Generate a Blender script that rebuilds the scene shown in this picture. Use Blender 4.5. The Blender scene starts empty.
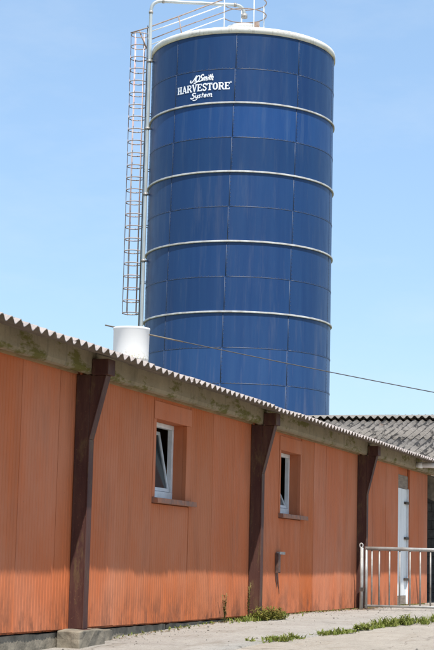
import bpy, math, random
from mathutils import Vector, Matrix
random.seed(7)
rad = math.radians
scn = bpy.context.scene
col = scn.collection

# ------------------------------------------------------------------ camera
# world frame: X runs along the red wall away from the viewer, Y into the building, Z up;
# wall face at y = 0, bottom edge of the cladding at z = 0
TH, PITCH, ROLL = 0.332, 0.1443, 0.0238
CAM = Vector((0.0, -6.686, 0.665))
fw = Vector((math.cos(TH), math.sin(TH), 0)); rt = Vector((math.sin(TH), -math.cos(TH), 0)); up = Vector((0, 0, 1))
fwd = fw * math.cos(PITCH) + up * math.sin(PITCH)
vv = -fw * math.sin(PITCH) + up * math.cos(PITCH)
cr_ = rt * math.cos(ROLL) + vv * math.sin(ROLL)
cu_ = vv * math.cos(ROLL) - rt * math.sin(ROLL)
cd = bpy.data.cameras.new('camera'); cam = bpy.data.objects.new('camera', cd); col.objects.link(cam)
m = Matrix((cr_, cu_, -fwd)).transposed().to_4x4(); m.translation = CAM
cam.matrix_world = m
cd.sensor_fit = 'VERTICAL'; cd.sensor_height = 24.0; cd.sensor_width = 24.0
cd.lens = 1642.8 / 650.0 * 24.0
cd.clip_start = 0.1; cd.clip_end = 5000
scn.camera = cam
scn.render.resolution_x = 684; scn.render.resolution_y = 1024

# ------------------------------------------------------------------ sky and sun
EL = rad(63.2)
saz = Vector((-0.843, -0.537, 0)).normalized()
sunv = saz * math.cos(EL) + up * math.sin(EL)
wd = bpy.data.worlds.new('World'); scn.world = wd; wd.use_nodes = True
nt = wd.node_tree; nt.nodes.clear()
sky = nt.nodes.new('ShaderNodeTexSky'); sky.sky_type = 'NISHITA'; sky.sun_disc = False
sky.sun_elevation = EL; sky.sun_rotation = math.atan2(saz.x, saz.y)
sky.altitude = 0; sky.air_density = 1.0; sky.dust_density = 0.9; sky.ozone_density = 2.0
bg = nt.nodes.new('ShaderNodeBackground'); bg.inputs[1].default_value = 0.104
# thin high cirrus veil
tc = nt.nodes.new('ShaderNodeTexCoord'); mp = nt.nodes.new('ShaderNodeMapping')
mp.inputs['Scale'].default_value = (3.0, 3.0, 9.0); mp.inputs['Rotation'].default_value = (0.25, 0.35, 0.3)
nz = nt.nodes.new('ShaderNodeTexNoise'); nz.inputs['Scale'].default_value = 2.3; nz.inputs['Detail'].default_value = 7; nz.inputs['Roughness'].default_value = 0.62
rp = nt.nodes.new('ShaderNodeValToRGB'); rp.color_ramp.elements[0].position = 0.50; rp.color_ramp.elements[1].position = 0.86
rp.color_ramp.elements[1].color = (0.2, 0.2, 0.2, 1)
mx = nt.nodes.new('ShaderNodeMix'); mx.data_type = 'RGBA'
mx.inputs[7].default_value = (3.6, 3.9, 4.2, 1)
out = nt.nodes.new('ShaderNodeOutputWorld')
L = nt.links.new
L(tc.outputs['Generated'], mp.inputs[0]); L(mp.outputs[0], nz.inputs[0]); L(nz.outputs[0], rp.inputs[0])
vl = nt.nodes.new('ShaderNodeMix'); vl.data_type = 'RGBA'; vl.inputs[0].default_value = 0.55; vl.inputs[7].default_value = (1.42, 2.28, 3.40, 1)   # even summer haze veil
L(sky.outputs[0], vl.inputs[6]); L(rp.outputs[0], mx.inputs[0]); L(vl.outputs[2], mx.inputs[6]); L(mx.outputs[2], bg.inputs[0]); L(bg.outputs[0], out.inputs[0])
sl = bpy.data.lights.new('sun', 'SUN'); so = bpy.data.objects.new('sun', sl); col.objects.link(so)
sl.energy = 3.0; sl.angle = rad(0.53); sl.color = (1.0, 0.955, 0.89)
so.rotation_euler = sunv.to_track_quat('Z', 'Y').to_euler()
scn.view_settings.view_transform = 'Standard'; scn.view_settings.look = 'None'
scn.view_settings.exposure = 1.25; scn.view_settings.gamma = 1.0; scn.view_settings.use_curve_mapping = False

# ------------------------------------------------------------------ materials
def new_mat(name):
    mt = bpy.data.materials.new(name); mt.use_nodes = True
    n = mt.node_tree; b = n.nodes['Principled BSDF']
    return mt, n, b
def noise(n, scale=(1, 1, 1), s=1.0, detail=5, rough=0.6, src=None, dist=0.0):
    if src is None:
        g = n.nodes.new('ShaderNodeNewGeometry'); src = g.outputs['Position']
    mpn = n.nodes.new('ShaderNodeMapping'); mpn.inputs['Scale'].default_value = scale
    n.links.new(src, mpn.inputs[0])
    t = n.nodes.new('ShaderNodeTexNoise'); t.inputs['Scale'].default_value = s
    t.inputs['Detail'].default_value = detail; t.inputs['Roughness'].default_value = rough; t.inputs['Distortion'].default_value = dist
    n.links.new(mpn.outputs[0], t.inputs[0])
    return t.outputs[0]
def ramp(n, fac, p0, p1, v0=0.0, v1=1.0):
    r = n.nodes.new('ShaderNodeMapRange'); r.inputs[1].default_value = p0; r.inputs[2].default_value = p1
    r.inputs[3].default_value = v0; r.inputs[4].default_value = v1; r.clamp = True
    n.links.new(fac, r.inputs[0]); return r.outputs[0]
def mix(n, fac, a, b, mode='MIX'):
    x = n.nodes.new('ShaderNodeMix'); x.data_type = 'RGBA'; x.blend_type = mode
    for s, i in ((fac, 0), (a, 6), (b, 7)):
        if isinstance(s, (int, float)): x.inputs[i].default_value = s
        elif isinstance(s, tuple): x.inputs[i].default_value = (*s, 1)
        else: n.links.new(s, x.inputs[i])
    return x.outputs[2]
def mul(n, a, b):
    x = n.nodes.new('ShaderNodeMath'); x.operation = 'MULTIPLY'
    for s, i in ((a, 0), (b, 1)):
        if isinstance(s, (int, float)): x.inputs[i].default_value = s
        else: n.links.new(s, x.inputs[i])
    return x.outputs[0]
def bump(n, b, h, strength, dist=0.01):
    x = n.nodes.new('ShaderNodeBump'); x.inputs['Strength'].default_value = strength; x.inputs['Distance'].default_value = dist
    n.links.new(h, x.inputs['Height']); n.links.new(x.outputs[0], b.inputs['Normal'])
def obj_random(n):
    o = n.nodes.new('ShaderNodeObjectInfo'); return o.outputs['Random']
def simple(name, c1, c2, rough=0.6, metal=0.0, s=6.0, scale=(1, 1, 1), lo=0.35, hi=0.65, bmp=0.15, bs=40.0, rnd=0.12, spec=None):
    mt, n, b = new_mat(name)
    c = mix(n, ramp(n, noise(n, scale, s), lo, hi), c1, c2)
    if rnd:
        v = ramp(n, obj_random(n), 0, 1, 1 - rnd, 1 + rnd)
        hs = n.nodes.new('ShaderNodeHueSaturation'); n.links.new(v, hs.inputs['Value']); n.links.new(c, hs.inputs['Color']); c = hs.outputs[0]
    n.links.new(c, b.inputs['Base Color']); b.inputs['Roughness'].default_value = rough; b.inputs['Metallic'].default_value = metal
    if spec is not None: b.inputs['Specular IOR Level'].default_value = spec
    if bmp: bump(n, b, noise(n, scale, bs, 4), bmp)
    return mt

def wall_material():
    mt, n, b = new_mat('terracotta_cladding')
    c = mix(n, ramp(n, noise(n, (5, 5, 0.22), 1.6, 6, 0.65), 0.3, 0.72), (0.515, 0.126, 0.030), (0.44, 0.120, 0.038))
    c = mix(n, ramp(n, noise(n, (1, 1, 0.6), 0.7, 6, 0.6), 0.40, 0.62, 0, 0.75), c, (0.50, 0.184, 0.090))
    c = mix(n, ramp(n, noise(n, (2.2, 2.2, 0.5), 1.3, 7, 0.7), 0.52, 0.70, 0, 0.45), c, (0.30, 0.105, 0.050))       # sun-bleached patches
    c = mix(n, ramp(n, noise(n, (22, 22, 0.5), 1.0, 4, 0.7), 0.60, 0.80, 0, 0.35), c, (0.16, 0.055, 0.032))  # thin run-off streaks
    c = mix(n, ramp(n, noise(n, (1, 1, 1), 38, 3, 0.6), 0.66, 0.78, 0, 0.45), c, (0.14, 0.065, 0.045))         # specks
    # splashed dirt: blotches with a shape of their own low on the sheets
    g = n.nodes.new('ShaderNodeNewGeometry'); sp = n.nodes.new('ShaderNodeSeparateXYZ'); n.links.new(g.outputs['Position'], sp.inputs[0])
    low = ramp(n, sp.outputs[2], 0.02, 0.42, 1, 0)
    d = mul(n, low, ramp(n, noise(n, (2.4, 2.4, 1.1), 1.5, 7, 0.75), 0.45, 0.66, 0, 0.9))
    c = mix(n, d, c, (0.08, 0.042, 0.028))
    v = ramp(n, obj_random(n), 0, 1, 0.93, 1.06)
    s_ = ramp(n, obj_random(n), 0, 1, 1.0, 0.93)
    hs = n.nodes.new('ShaderNodeHueSaturation'); n.links.new(v, hs.inputs['Value']); n.links.new(s_, hs.inputs['Saturation']); n.links.new(c, hs.inputs['Color'])
    n.links.new(hs.outputs[0], b.inputs['Base Color']); b.inputs['Roughness'].default_value = 0.7
    b.inputs['Specular IOR Level'].default_value = 0.14
    bump(n, b, noise(n, (1, 1, 0.5), 2.5, 4), 0.5, 0.03)
    return mt
def silo_material():
    mt, n, b = new_mat('blue_glass_enamel')
    oi = n.nodes.new('ShaderNodeObjectInfo')
    c = mix(n, ramp(n, noise(n, (2.2, 2.2, 0.12), 1.2, 6, 0.65), 0.3, 0.7), (0.0055, 0.031, 0.110), (0.0105, 0.043, 0.128))
    c = mix(n, ramp(n, noise(n, (3.2, 3.2, 0.25), 1.0, 5, 0.7), 0.54, 0.78, 0, 0.55), c, (0.050, 0.078, 0.140))   # chalky runs
    c = mix(n, ramp(n, noise(n, (1, 1, 1), 9, 5, 0.7), 0.70, 0.78, 0, 0.5), c, (0.07, 0.06, 0.065))            # chips
    c = mix(n, 1.0, c, oi.outputs['Color'], 'MULTIPLY')
    v = ramp(n, oi.outputs['Random'], 0, 1, 0.96, 1.04)
    hs = n.nodes.new('ShaderNodeHueSaturation'); n.links.new(v, hs.inputs['Value']); n.links.new(c, hs.inputs['Color'])
    n.links.new(hs.outputs[0], b.inputs['Base Color'])
    n.links.new(ramp(n, noise(n, (2, 2, 0.5), 2.0), 0.3, 0.7, 0.30, 0.45), b.inputs['Roughness'])
    b.inputs['Specular IOR Level'].default_value = 0.34
    bump(n, b, noise(n, (1, 1, 1), 1.6, 2), 0.10, 0.02)
    return mt
def fibre_cement(name, light, mid, dark, along, amt):
    # weathered fibre-cement sheet with dark lichen lying along the corrugations and a few rust blooms
    mt, n, b = new_mat(name)
    c = mix(n, ramp(n, noise(n, (1, 1, 1), 5, 6, 0.7), 0.3, 0.7), light, mid)
    sc = (1.1, 5.6, 1.1) if along == 'x' else (5.6, 1.1, 1.1)
    nn = noise(n, sc, 1.3, 6, 0.72)
    g = n.nodes.new('ShaderNodeNewGeometry'); sp = n.nodes.new('ShaderNodeSeparateXYZ'); n.links.new(g.outputs['Position'], sp.inputs[0])
    ph = mul(n, sp.outputs[1 if along == 'x' else 0], 2 * math.pi / 0.177)
    sn = n.nodes.new('ShaderNodeMath'); sn.operation = 'SINE'; n.links.new(ph, sn.inputs[0])
    ad = n.nodes.new('ShaderNodeMath'); ad.operation = 'MULTIPLY_ADD'; n.links.new(sn.outputs[0], ad.inputs[0]); ad.inputs[1].default_value = 0.085; n.links.new(nn, ad.inputs[2])
    c = mix(n, ramp(n, ad.outputs[0], amt, amt + 0.06, 0, 0.93), c, dark)    # lichen sits in the valleys of the sheets
    c = mix(n, ramp(n, noise(n, (1, 1, 1), 16, 4, 0.7), 0.56, 0.68, 0, 0.6), c, dark)
    c = mix(n, ramp(n, noise(n, (1.0, 1.7, 1), 0.9, 4, 0.6), 0.66, 0.74, 0, 0.6), c, (0.22, 0.11, 0.065))
    n.links.new(c, b.inputs['Base Color']); b.inputs['Roughness'].default_value = 0.9
    b.inputs['Specular IOR Level'].default_value = 0.2
    bump(n, b, noise(n, (1, 1, 1), 60, 5), 0.3)
    return mt
def beam_material():
    mt, n, b = new_mat('mossy_concrete_beam')
    c = mix(n, ramp(n, noise(n, (1, 1, 1), 3, 6, 0.7), 0.3, 0.7), (0.30, 0.245, 0.16), (0.19, 0.155, 0.098))
    c = mix(n, ramp(n, noise(n, (9, 9, 1.2), 1, 5, 0.7), 0.55, 0.75, 0, 0.6), c, (0.06, 0.05, 0.033))
    mk = ramp(n, noise(n, (1.0, 1.0, 3.0), 1.45, 7, 0.72), 0.515, 0.585, 0, 0.92)
    c = mix(n, mk, c, (0.095, 0.085, 0.006))
    n.links.new(c, b.inputs['Base Color']); b.inputs['Roughness'].default_value = 0.92
    bump(n, b, noise(n, (1, 1, 1), 30, 6), 0.4)
    return mt
def ground_material(name, a, b_, stain, grit):
    mt, n, b = new_mat(name)
    c = mix(n, ramp(n, noise(n, (1, 1, 1), 1.3, 8, 0.75), 0.35, 0.65), a, b_)
    c = mix(n, ramp(n, noise(n, (0.5, 1.5, 1), 1.4, 8, 0.75), 0.54, 0.66, 0, 0.65), c, stain)
    c = mix(n, ramp(n, noise(n, (1, 1, 1), 9, 8, 0.8), 0.52, 0.66, 0, 0.6), c, grit)
    c = mix(n, ramp(n, noise(n, (1, 1, 1), 55, 3, 0.8), 0.54, 0.64, 0, 0.8), c, grit)
    c = mix(n, ramp(n, noise(n, (1, 1, 1), 34, 3, 0.8), 0.62, 0.70, 0, 0.6), c, tuple(min(1, q * 1.45) for q in a))
    g = n.nodes.new('ShaderNodeNewGeometry'); wn = n.nodes.new('ShaderNodeTexNoise'); wn.inputs['Scale'].default_value = 2.2; wn.inputs['Detail'].default_value = 6
    n.links.new(g.outputs['Position'], wn.inputs[0])
    va = n.nodes.new('ShaderNodeVectorMath'); va.operation = 'MULTIPLY_ADD'; n.links.new(wn.outputs['Color'], va.inputs[0]); va.inputs[1].default_value = (0.7, 0.7, 0); n.links.new(g.outputs['Position'], va.inputs[2])
    vo = n.nodes.new('ShaderNodeTexVoronoi'); vo.feature = 'DISTANCE_TO_EDGE'; vo.inputs['Scale'].default_value = 0.30; n.links.new(va.outputs[0], vo.inputs['Vector'])
    c = mix(n, ramp(n, vo.outputs['Distance'], 0.002, 0.006, 0.5, 0), c, tuple(q * 0.45 for q in stain))     # hairline cracks
    n.links.new(c, b.inputs['Base Color']); b.inputs['Roughness'].default_value = 0.95
    b.inputs['Specular IOR Level'].default_value = 0.15
    bump(n, b, noise(n, (1, 1, 1), 22, 8, 0.8), 0.9, 0.03)
    return mt
def glass_material():
    mt, n, b = new_mat('window_glass')
    b.inputs['Base Color'].default_value = (0.05, 0.065, 0.07, 1); b.inputs['Roughness'].default_value = 0.06
    b.inputs['Transmission Weight'].default_value = 0.35; b.inputs['IOR'].default_value = 1.5
    r = ramp(n, noise(n, (1, 1, 1), 6), 0.3, 0.7, 0.05, 0.2); n.links.new(r, b.inputs['Roughness'])
    return mt
def leaf_material(name, c1, c2):
    mt, n, b = new_mat(name)
    c = mix(n, ramp(n, noise(n, (1, 1, 1), 14, 3), 0.35, 0.65), c1, c2)
    n.links.new(c, b.inputs['Base Color']); b.inputs['Roughness'].default_value = 0.6
    b.inputs['Specular IOR Level'].default_value = 0.25
    tr = n.nodes.new('ShaderNodeBsdfTranslucent'); n.links.new(c, tr.inputs[0])
    ms = n.nodes.new('ShaderNodeMixShader'); ms.inputs[0].default_value = 0.3
    n.links.new(b.outputs[0], ms.inputs[1]); n.links.new(tr.outputs[0], ms.inputs[2])
    n.links.new(ms.outputs[0], n.nodes['Material Output'].inputs[0])
    return mt

M = dict(
    wall=wall_material(), silo=silo_material(), beam=beam_material(), glass=glass_material(),
    seam=simple('sealant_seam', (0.016, 0.040, 0.105), (0.045, 0.064, 0.108), 0.5, rnd=0.1),
    bolt=simple('bolt_cap', (0.09, 0.115, 0.17), (0.03, 0.045, 0.09), 0.5, rnd=0),
    ring=simple('galvanised_ring', (0.52, 0.53, 0.52), (0.33, 0.32, 0.30), 0.5, 0.0, s=3, scale=(1, 1, 1), rnd=0.05),
    galv=simple('galvanised_steel', (0.42, 0.43, 0.42), (0.28, 0.27, 0.25), 0.5, 0.4, s=5, rnd=0.05),
    galv_old=simple('dull_galvanised_steel', (0.36, 0.35, 0.33), (0.21, 0.165, 0.13), 0.55, 0.35, s=9, lo=0.4, hi=0.75, rnd=0.1),
    pipe=simple('pale_steel_pipe', (0.46, 0.50, 0.50), (0.36, 0.39, 0.39), 0.4, 0.15, s=2, scale=(1, 1, 0.4), rnd=0.05),
    cage=simple('rusty_cage_steel', (0.42, 0.38, 0.35), (0.32, 0.22, 0.18), 0.7, 0.1, s=4, rnd=0.15),
    cagered=simple('red_primer_bar', (0.46, 0.27, 0.24), (0.50, 0.46, 0.43), 0.6, 0, s=3, rnd=0.15),
    rust=simple('rusty_rail', (0.23, 0.15, 0.11), (0.33, 0.27, 0.23), 0.75, 0.1, s=5, rnd=0.1),
    white=simple('white_paint', (0.80, 0.80, 0.78), (0.68, 0.67, 0.64), 0.5, s=4, lo=0.4, hi=0.8, rnd=0.03),
    rim=None, litter=simple('dry_litter', (0.16, 0.10, 0.055), (0.25, 0.18, 0.10), 0.9, s=20, rnd=0), under=simple('shade_painted_underside', (0.155, 0.125, 0.095), (0.10, 0.08, 0.06), 0.95, s=7, rnd=0.1),  # sheet undersides: shade beneath the corrugations painted in as a darker colour
    plastic=simple('white_ventilator', (0.84, 0.84, 0.81), (0.78, 0.77, 0.72), 0.45, s=2, rnd=0, bmp=0.05),
    frame=simple('white_window_frame', (0.72, 0.74, 0.75), (0.60, 0.61, 0.60), 0.4, s=8, rnd=0.03, bmp=0.03),
    door=simple('white_door_paint', (0.78, 0.79, 0.78), (0.60, 0.60, 0.57), 0.5, s=3, scale=(3, 3, 0.5), lo=0.4, hi=0.8, rnd=0.04),
    print=simple('white_print', (0.82, 0.84, 0.86), (0.66, 0.70, 0.76), 0.5, s=10, rnd=0, bmp=0),
column=None,
    plinth=simple('weathered_concrete', (0.25, 0.215, 0.16), (0.12, 0.105, 0.078), 0.95, s=5, lo=0.38, hi=0.62, bmp=0.9, bs=18, rnd=0.08),
    timber=simple('grey_timber', (0.17, 0.13, 0.10), (0.27, 0.22, 0.17), 0.9, s=4, scale=(1, 1, 6), rnd=0.1),
    strip=simple('ochre_edge_strip', (0.34, 0.23, 0.11), (0.22, 0.15, 0.075), 0.85, s=4, rnd=0.1),
    sill=simple('sill_tile', (0.36, 0.145, 0.075), (0.20, 0.115, 0.085), 0.8, s=10, rnd=0.15),
    dark=simple('dark_interior_wall', (0.10, 0.09, 0.08), (0.07, 0.065, 0.06), 0.95, rnd=0),
    hinge=simple('dark_iron', (0.05, 0.04, 0.035), (0.10, 0.07, 0.05), 0.6, 0.3, rnd=0.1),
    spout=simple('rusted_sheet', (0.13, 0.065, 0.045), (0.07, 0.04, 0.03), 0.8, s=14, rnd=0),
    stain=simple('dark_run_off_stain', (0.20, 0.085, 0.05), (0.15, 0.065, 0.04), 0.8, s=18, rnd=0, bmp=0),
    block=simple('grey_block', (0.19, 0.185, 0.175), (0.12, 0.117, 0.11), 0.95, s=12, rnd=0.16, bmp=0.5),
    roof=fibre_cement('fibre_cement_eave', (0.46, 0.40, 0.37), (0.34, 0.295, 0.27), (0.10, 0.085, 0.07), 'y', 0.66),
    roof2=fibre_cement('fibre_cement_lichen', (0.215, 0.195, 0.172), (0.13, 0.116, 0.10), (0.022, 0.02, 0.018), 'x', 0.475),
    roof3=fibre_cement('fibre_cement_upper', (0.26, 0.242, 0.218), (0.18, 0.165, 0.146), (0.07, 0.062, 0.055), 'x', 0.63),
    apron=ground_material('concrete_apron', (0.43, 0.40, 0.355), (0.35, 0.322, 0.285), (0.26, 0.225, 0.178), (0.23, 0.205, 0.175)),
    road=ground_material('pale_yard', (0.45, 0.40, 0.335), (0.37, 0.328, 0.272), (0.30, 0.25, 0.19), (0.25, 0.22, 0.182)),
    earth=ground_material('field_ground', (0.16, 0.17, 0.07), (0.20, 0.17, 0.10), (0.10, 0.12, 0.04), (0.12, 0.10, 0.06)),
    cable=simple('cable_sheath', (0.03, 0.03, 0.03), (0.05, 0.045, 0.04), 0.6, rnd=0),
    sleeve=simple('cable_sleeve', (0.17, 0.14, 0.09), (0.10, 0.08, 0.06), 0.6, rnd=0),
    leaf=leaf_material('weed_leaf', (0.105, 0.120, 0.016), (0.240, 0.215, 0.050)),
    grass=leaf_material('grass_blade', (0.105, 0.150, 0.020), (0.225, 0.230, 0.055)),
    straw=leaf_material('dry_stalk', (0.26, 0.20, 0.075), (0.17, 0.145, 0.05)),
    stone=simple('small_stone', (0.22, 0.20, 0.17), (0.12, 0.11, 0.095), 0.9, s=30, rnd=0.2),
)
def rim_material():
    mt, n, b = new_mat('white_roof_rim')
    c = mix(n, ramp(n, noise(n, (1, 1, 1), 2.2, 6, 0.7), 0.35, 0.75), (0.82, 0.81, 0.78), (0.70, 0.66, 0.60))
    c = mix(n, ramp(n, noise(n, (1.1, 1.1, 3), 1.3, 6, 0.75), 0.52, 0.66, 0, 0.75), c, (0.36, 0.31, 0.26))
    c = mix(n, ramp(n, noise(n, (9, 9, 0.8), 1.0, 5, 0.7), 0.55, 0.72, 0, 0.6), c, (0.33, 0.27, 0.22))
    n.links.new(c, b.inputs['Base Color']); b.inputs['Roughness'].default_value = 0.6
    return mt
def column_material():
    mt, n, b = new_mat('brown_painted_steel')
    c = mix(n, ramp(n, noise(n, (3, 3, 0.5), 3, 6, 0.65), 0.35, 0.65), (0.060, 0.025, 0.022), (0.095, 0.046, 0.034))
    c = mix(n, ramp(n, noise(n, (4, 4, 1.2), 2.2, 7, 0.75), 0.54, 0.66, 0, 0.7), c, (0.13, 0.085, 0.042))     # rust and faded paint
    c = mix(n, ramp(n, noise(n, (1, 1, 1), 42, 4, 0.7), 0.62, 0.70, 0, 0.6), c, (0.20, 0.10, 0.055))
    n.links.new(c, b.inputs['Base Color']); b.inputs['Roughness'].default_value = 0.62; b.inputs['Specular IOR Level'].default_value = 0.18
    bump(n, b, noise(n, (1, 1, 0.4), 30, 5), 0.25)
    return mt
M['column'] = column_material()
def vent_material():
    mt, n, b = new_mat('grimy_white_plastic')
    o = n.nodes.new('ShaderNodeTexCoord'); sp = n.nodes.new('ShaderNodeSeparateXYZ'); n.links.new(o.outputs['Object'], sp.inputs[0])
    band = ramp(n, sp.outputs[2], 0.46, 0.62, 1, 0)
    d = mul(n, band, ramp(n, noise(n, (1, 1, 1), 22, 6, 0.75), 0.50, 0.60, 0, 0.8))
    c = mix(n, d, (0.80, 0.80, 0.77), (0.42, 0.36, 0.17))      # algae specks along the foot
    n.links.new(c, b.inputs['Base Color']); b.inputs['Roughness'].default_value = 0.5
    return mt
M['plastic'] = vent_material()
M['rim'] = rim_material()

# ------------------------------------------------------------------ mesh helpers
class MB:
    def __init__(s): s.v = []; s.f = []; s.mi = []; s.sm = []
    def face(s, idx, mi=0, sm=False): s.f.append(idx); s.mi.append(mi); s.sm.append(sm)
    def box(s, x0, x1, y0, y1, z0, z1, mi=0):
        b = len(s.v); s.v += [(x0, y0, z0), (x1, y0, z0), (x1, y1, z0), (x0, y1, z0), (x0, y0, z1), (x1, y0, z1), (x1, y1, z1), (x0, y1, z1)]
        for q in ((0, 3, 2, 1), (4, 5, 6, 7), (0, 1, 5, 4), (1, 2, 6, 5), (2, 3, 7, 6), (3, 0, 4, 7)): s.face([b + k for k in q], mi)
        return s
    def prism(s, prof, x0, x1, axis='x', mi=0, sm=False):
        # prof: closed polygon; axis x: (y,z) extruded in x; axis y: (x,z) in y; axis z: (x,y) in z
        b = len(s.v); n = len(prof)
        def P(t, p): return (t, p[0], p[1]) if axis == 'x' else (p[0], t, p[1]) if axis == 'y' else (p[0], p[1], t)
        s.v += [P(x0, p) for p in prof] + [P(x1, p) for p in prof]
        s.face([b + k for k in range(n)][::-1], mi); s.face([b + n + k for k in range(n)], mi)
        for k in range(n): s.face([b + k, b + (k + 1) % n, b + n + (k + 1) % n, b + n + k], mi, sm)
        return s
    def tube(s, pts, r, n=8, mi=0, closed=False, cap=True):
        pts = [Vector(p) for p in pts]; b = len(s.v); N = len(pts); ref = None
        for i, p in enumerate(pts):
            a = pts[(i - 1) % N] if (closed or i) else p; c = pts[(i + 1) % N] if (closed or i < N - 1) else p
            t = (c - a).normalized()
            if ref is None: ref = Vector((0, 0, 1)) if abs(t.z) < 0.9 else Vector((1, 0, 0))
            u = (ref - t * ref.dot(t)).normalized(); w = t.cross(u); ref = u
            rr = r[i] if isinstance(r, (list, tuple)) else r
            s.v += [tuple(p + (u * math.cos(2 * math.pi * k / n) + w * math.sin(2 * math.pi * k / n)) * rr) for k in range(n)]
        for i in range(N if closed else N - 1):
            j = (i + 1) % N
            for k in range(n): s.face([b + i * n + k, b + i * n + (k + 1) % n, b + j * n + (k + 1) % n, b + j * n + k], mi, True)
        if cap and not closed:
            s.face([b + k for k in range(n)][::-1], mi); s.face([b + (N - 1) * n + k for k in range(n)], mi)
        return s
    def lathe(s, prof, n=48, mi=0, sm=True, cx=0, cy=0):
        b = len(s.v); P = len(prof)
        for k in range(n):
            a = 2 * math.pi * k / n
            s.v += [(cx + r * math.cos(a), cy + r * math.sin(a), z) for r, z in prof]
        for k in range(n):
            j = (k + 1) % n
            for i in range(P - 1): s.face([b + k * P + i, b + j * P + i, b + j * P + i + 1, b + k * P + i + 1], mi, sm)
        return s
    def mesh(s, name, mats, bevel=0):
        me = bpy.data.meshes.new(name); me.from_pydata([tuple(v) for v in s.v], [], s.f)
        for mt in (mats if isinstance(mats, (list, tuple)) else [mats]): me.materials.append(mt)
        me.polygons.foreach_set('material_index', s.mi); me.polygons.foreach_set('use_smooth', s.sm)
        me.update()
        return me
    def build(s, name, mats, parent=None, bevel=0):
        o = bpy.data.objects.new(name, s.mesh(name, mats)); col.objects.link(o); o.parent = parent
        if bevel:
            bv = o.modifiers.new('bevel', 'BEVEL'); bv.width = bevel; bv.segments = 2; bv.limit_method = 'ANGLE'
        return o
def link(name, me, parent, loc=(0, 0, 0), rot=(0, 0, 0)):
    o = bpy.data.objects.new(name, me); col.objects.link(o); o.parent = parent; o.location = loc; o.rotation_euler = rot
    return o
def empty(name, loc=(0, 0, 0), rot=(0, 0, 0), label=None, cat=None, group=None, parent=None):
    o = bpy.data.objects.new(name, None); col.objects.link(o); o.location = loc; o.rotation_euler = rot; o.parent = parent
    o.empty_display_size = 0.3
    tag(o, label, cat, group); return o
def tag(o, label=None, cat=None, group=None, kind=None):
    for k, v in (('label', label), ('category', cat), ('group', group), ('kind', kind)):
        if v: o[k] = v
    return o

# ------------------------------------------------------------------ ground
def gz(x, y=0):
    t = max(0.0, 24.0 - x)
    z = -0.02 - 0.0023 * (min(t, 30) ** 1.9)
    return z
def sheet(name, x0, x1, nx, y0, y1, ny, mt, dz, jit=0.0, edge=None, skirt=0.0):
    mb = MB()
    for i in range(nx + 1):
        for j in range(ny + 1):
            x = x0 + (x1 - x0) * i / nx
            ya, yb = (edge(x) if edge else (y0, y1))
            y = ya + (yb - ya) * j / ny
            if skirt and j == 0: mb.v.append((x, y - 0.004, gz(x, y) + dz - skirt)); continue
            if skirt and j == 1: y = ya
            mb.v.append((x, y, gz(x, y) + dz + (random.uniform(-jit, jit) if 0 < i < nx and 0 < j < ny else 0)))
    for i in range(nx):
        for j in range(ny):
            a = i * (ny + 1) + j; mb.face([a, a + ny + 1, a + ny + 2, a + 1], 0, True)
    return mb.build(name, mt)
mb = MB()
xs = [-900, -300, -100, -40, -10] + [k * 1.0 for k in range(-4, 27)] + [40, 80, 150, 400, 1500]
ys = [-900, -300, -100, -40, -20, -10, -5, 0, 5, 10, 20, 40, 100, 300, 900]
for x in xs:
    for y in ys: mb.v.append((x, y, gz(x) - 0.03))
for i in range(len(xs) - 1):
    for j in range(len(ys) - 1):
        a = i * len(ys) + j; mb.face([a, a + len(ys), a + len(ys) + 1, a + 1], 0, True)
tag(mb.build('ground', M['earth']), kind='structure')
def joint(x):    # line where the wall-side apron meets the yard slab
    return -1.62 - 0.11 * max(0, x - 16.6) + 0.05 * math.sin(x * 1.3)
yard = sheet('yard_pavement', -14, 60, 150, -26, 2, 56, M['road'], -0.012, 0.006)
tag(yard, kind='structure')
apron = sheet('apron_pavement', -6, 40, 120, 0, 0, 10, M['apron'], 0.004, 0.005, edge=lambda x: (joint(x), 0.25), skirt=0.05)
tag(apron, kind='structure')

# ------------------------------------------------------------------ red livestock building
red = empty('livestock_building', (15, 0, 0), label='long low livestock building with terracotta ribbed walls, brown steel columns and corrugated eaves', cat='building')
OX = -15.0   # children are modelled in world coordinates
class RP:    # keeps a child at the world origin although its thing stands at the wall foot
    pass
def rchild(mb, name, mats, bevel=0, parent=None):
    o = mb.build(name, mats, parent or red, bevel)
    if parent is None: o.location = (OX, 0, 0)
    return o
X0, X1, BACK, RIDGE = 3.3, 32.42, 9.2, 4.6
PITCHR = math.atan(0.245)
EAVE = 2.652
def roof_z(y): return EAVE + (y + 0.6) * 0.245 if y <= RIDGE else EAVE + (2 * RIDGE - y + 0.6) * 0.245

_panel_cache = {}
def panel_mesh(w, h):
    key = (round(w, 3), round(h, 3))
    if key in _panel_cache: return _panel_cache[key]
    mb = MB(); pitch = 0.066; n = max(1, round(w / pitch)); p = w / n
    prof = []
    for k in range(n):
        x = k * p
        prof += [(x, 0.0), (x + p * 0.66, 0.0), (x + p * 0.76, 0.0035), (x + p * 0.90, 0.0035)]
    prof.append((w, 0.0))
    for z in (0.0, h):
        mb.v += [(x, y, z) for x, y in prof]
    K = len(prof)
    for i in range(K - 1): mb.face([i, i + 1, K + i + 1, K + i])
    b = len(mb.v)      # returns at edges and bottom
    mb.v += [(0, 0.035, 0), (w, 0.035, 0), (0, 0.035, h), (w, 0.035, h)]
    mb.face([b, 0, K, b + 2]); mb.face([K - 1, b + 1, b + 3, 2 * K - 1])
    mb.face([b + 1] + list(range(K - 1, -1, -1)) + [b]); mb.face([b + 2] + list(range(K, 2 * K)) + [b + 3])
    me = mb.mesh('wall_panel', M['wall']); _panel_cache[key] = me
    return me
rp_ = random.Random(3)
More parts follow.
